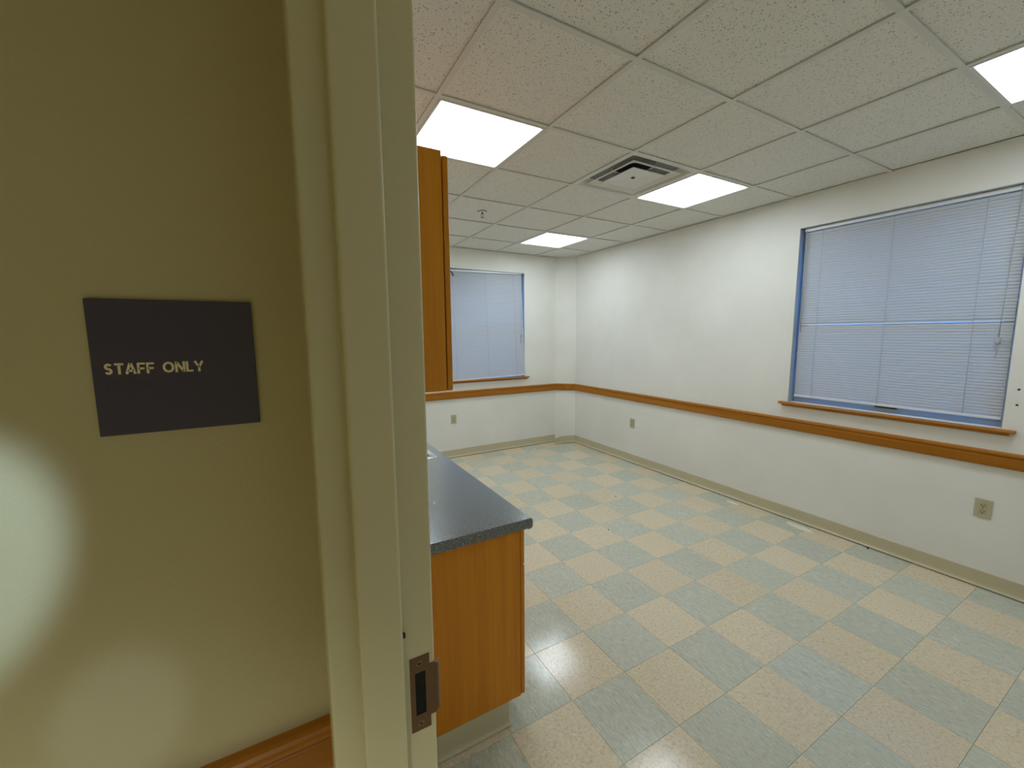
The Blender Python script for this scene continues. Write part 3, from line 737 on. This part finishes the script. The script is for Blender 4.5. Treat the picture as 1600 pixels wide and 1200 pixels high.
# ------------------------------------------------------------------ wall outlets
def outlet(lab, axis, a, z, wallp):
    loc = (wallp, a, z) if axis == 'x' else (a, wallp, z)
    o = thing('wall_outlet', loc, lab, 'outlet', 'ivory duplex wall outlets')
    def BX(mb, p0, p1, q0, q1, z0, z1, c=None):
        arg = (wallp-p1, wallp-p0, a+q0, a+q1, z+z0, z+z1) if axis == 'x' else (a+q0, a+q1, wallp-p1, wallp-p0, z+z0, z+z1)
        return mb.cbox(*arg, c) if c else mb.box(*arg)
    BX(MB(), 0.0002, .0055, -.037, .037, -.058, .058, .0018).build('cover_plate', M['ivory'], o)
    for s_ in (-1, 1):
        c_ = s_*.0195; r = BX(MB(), .0052, .0068, -.017, .017, c_-.0135, c_+.0135, .0006).build('receptacle', M['ivory_dark'], o)
        mb = MB(); BX(mb, .0066, .0071, -.0085, -.0058, c_-.002, c_+.007); BX(mb, .0066, .0071, .0055, .0085, c_-.001, c_+.006)
        BX(mb, .0066, .0071, -.003, .003, c_-.010, c_-.005); mb.build('slots', M['black'], r)
    ax = 'x' if axis == 'x' else 'y'
    MB().lathe([(.0, -.0062), (.003, -.006), (.0035, -.005)], loc, 10, ax).build('screw', M['screwm'], o)
outlet('ivory wall outlet under the right end of the large window', 'x', .686, .497, XR)
outlet('ivory wall outlet on the window wall near the slanted corner', 'x', 3.578, .490, XR)
outlet('ivory wall outlet on the far end wall below the window', 'y', 1.878, .500, YB)

# ------------------------------------------------------------------ small leftovers
def anchor(z, lab):
    o = thing('wall_anchor', (XR, .611, z), lab, 'wall anchor', 'wall anchors beside the window')
    MB().lathe([(.0, -.004), (.004, -.0035), (.006, -.001), (.006, .0)], (XR, .611, z), 10, 'x').build('anchor_head', M['grit'], o)
anchor(1.240, 'upper of two dark wall anchors right of the large window'); anchor(1.150, 'lower of two dark wall anchors right of the large window')
def chip(name, x, y, z, rx, ry, ang, h, mt, lab, cat, n=9, seed=1):
    rnd = random.Random(seed); pts = []
    for k_ in range(n):
        t = 2*PI*k_/n; r = rnd.uniform(.72, 1.12); a, b = rx*r*math.cos(t), ry*r*math.sin(t)
        pts.append((x+a*math.cos(ang)-b*math.sin(ang), y+a*math.sin(ang)+b*math.cos(ang)))
    c0 = (x, y); inner = [(c0[0]+(p[0]-c0[0])*.8, c0[1]+(p[1]-c0[1])*.8) for p in pts]
    mb = MB(); vs = [(*p, z) for p in pts]+[(*p, z+h) for p in inner]
    mb.add(vs, [tuple(range(n-1, -1, -1)), tuple(range(n, 2*n))]+[(i, (i+1) % n, n+(i+1) % n, n+i) for i in range(n)])
    return tag(mb.build(name, mt, loc=(x, y, z)), lab, cat)
chip('paper_scrap', .527, 1.63, CT1+.0002, .007, .005, .4, .002, M['paper'], 'tiny white paper scrap on the dark countertop', 'scrap', 7, 2)
chip('paper_scrap', 2.99, 4.70, .0004, .018, .012, .2, .006, M['paper'], 'tiny white scrap on the floor near the far baseboard', 'scrap', 7, 3)
chip('vinyl_scrap', 3.585, 2.20, .0004, .075, .022, 1.55, .0016, M['quarter'], 'smaller cream adhesive scrap on floor beside the window-wall baseboard', 'scrap', 9, 4)
chip('vinyl_scrap', 3.59, 1.625, .0004, .115, .034, 1.52, .0018, M['quarter'], 'larger torn cream scrap on floor beside the window-wall baseboard', 'scrap', 11, 5)
chip('floor_crumb', 2.755, 2.86, .0004, .009, .006, .2, .004, M['grit'], 'dark crumb on the floor farther from the doorway', 'crumb', 6, 6)
chip('floor_crumb', 2.22, 2.375, .0004, .007, .006, .2, .004, M['grit'], 'dark crumb on the floor nearer the doorway', 'crumb', 6, 8)
chip('floor_crumb', 3.655, 1.205, .0004, .012, .008, .2, .006, M['grit'], 'dark crumb against the window-wall baseboard', 'crumb', 6, 9)

# ------------------------------------------------------------------ added hallway lamps, unseen, lighting the sign wall
hl = thing('added_hall_downlight', (-.66, -.64, CH), 'added unseen downlight in the hallway ceiling, brightening the hall walls', 'ceiling light')  # lamp added to brighten the hall walls, none is seen
MB().lathe([(.10, -.0005), (.098, -.004), (.078, -.004), (.074, -.001)], (-.66, -.64, CH), 24).build('trim_ring', M['white_metal'], hl)
ld = bpy.data.lights.new('lamp', 'SPOT'); ld.energy = ADDED_HALL_LAMP; ld.spot_size = math.radians(94); ld.spot_blend = .9; ld.color = (.95, 1.0, .90); ld.shadow_soft_size = .06
lo = bpy.data.objects.new('lamp', ld); COL.objects.link(lo); lo.parent = hl; lo.location = (0, 0, -.03)
def added_hall_spot(loc, aim, power, half, blend, lab, col=(.56, .80, 1.0)):  # added spots imitate reflected light patches on the sign wall
    t = thing('added_pool_spot', loc, lab, 'spotlight', 'added spots for the hall wall patches')
    dv = (Vector(aim)-Vector(loc)).normalized()
    p = Vector(loc)
    MB().tube([p-dv*.10, p-dv*.02], .032, 14).build('can', M['white_metal'], t)
    MB().tube([p-dv*.06, Vector((p.x, p.y, CH))-Vector((dv.x, dv.y, 0))*.06], .008, 8).build('stem', M['white_metal'], t)
    ld = bpy.data.lights.new('spot_beam', 'SPOT'); ld.energy = power; ld.spot_size = 2*half; ld.spot_blend = blend; ld.color = col; ld.shadow_soft_size = .02
    lo = bpy.data.objects.new('spot_beam', ld); COL.objects.link(lo); lo.parent = t
    lo.rotation_euler = dv.to_track_quat('-Z', 'Y').to_euler()
added_hall_spot((-.02, -.35, 2.46), (-.405, YS, 1.285), 95, math.radians(5.0), .6, 'added unseen spot imitating the reflected light patch at the left edge')
added_hall_spot((-.01, -.75, 2.46), (-.248, YS, 1.0), 20.0, math.radians(2.6), .6, 'added unseen spot imitating the small reflected patch above the hall rail')
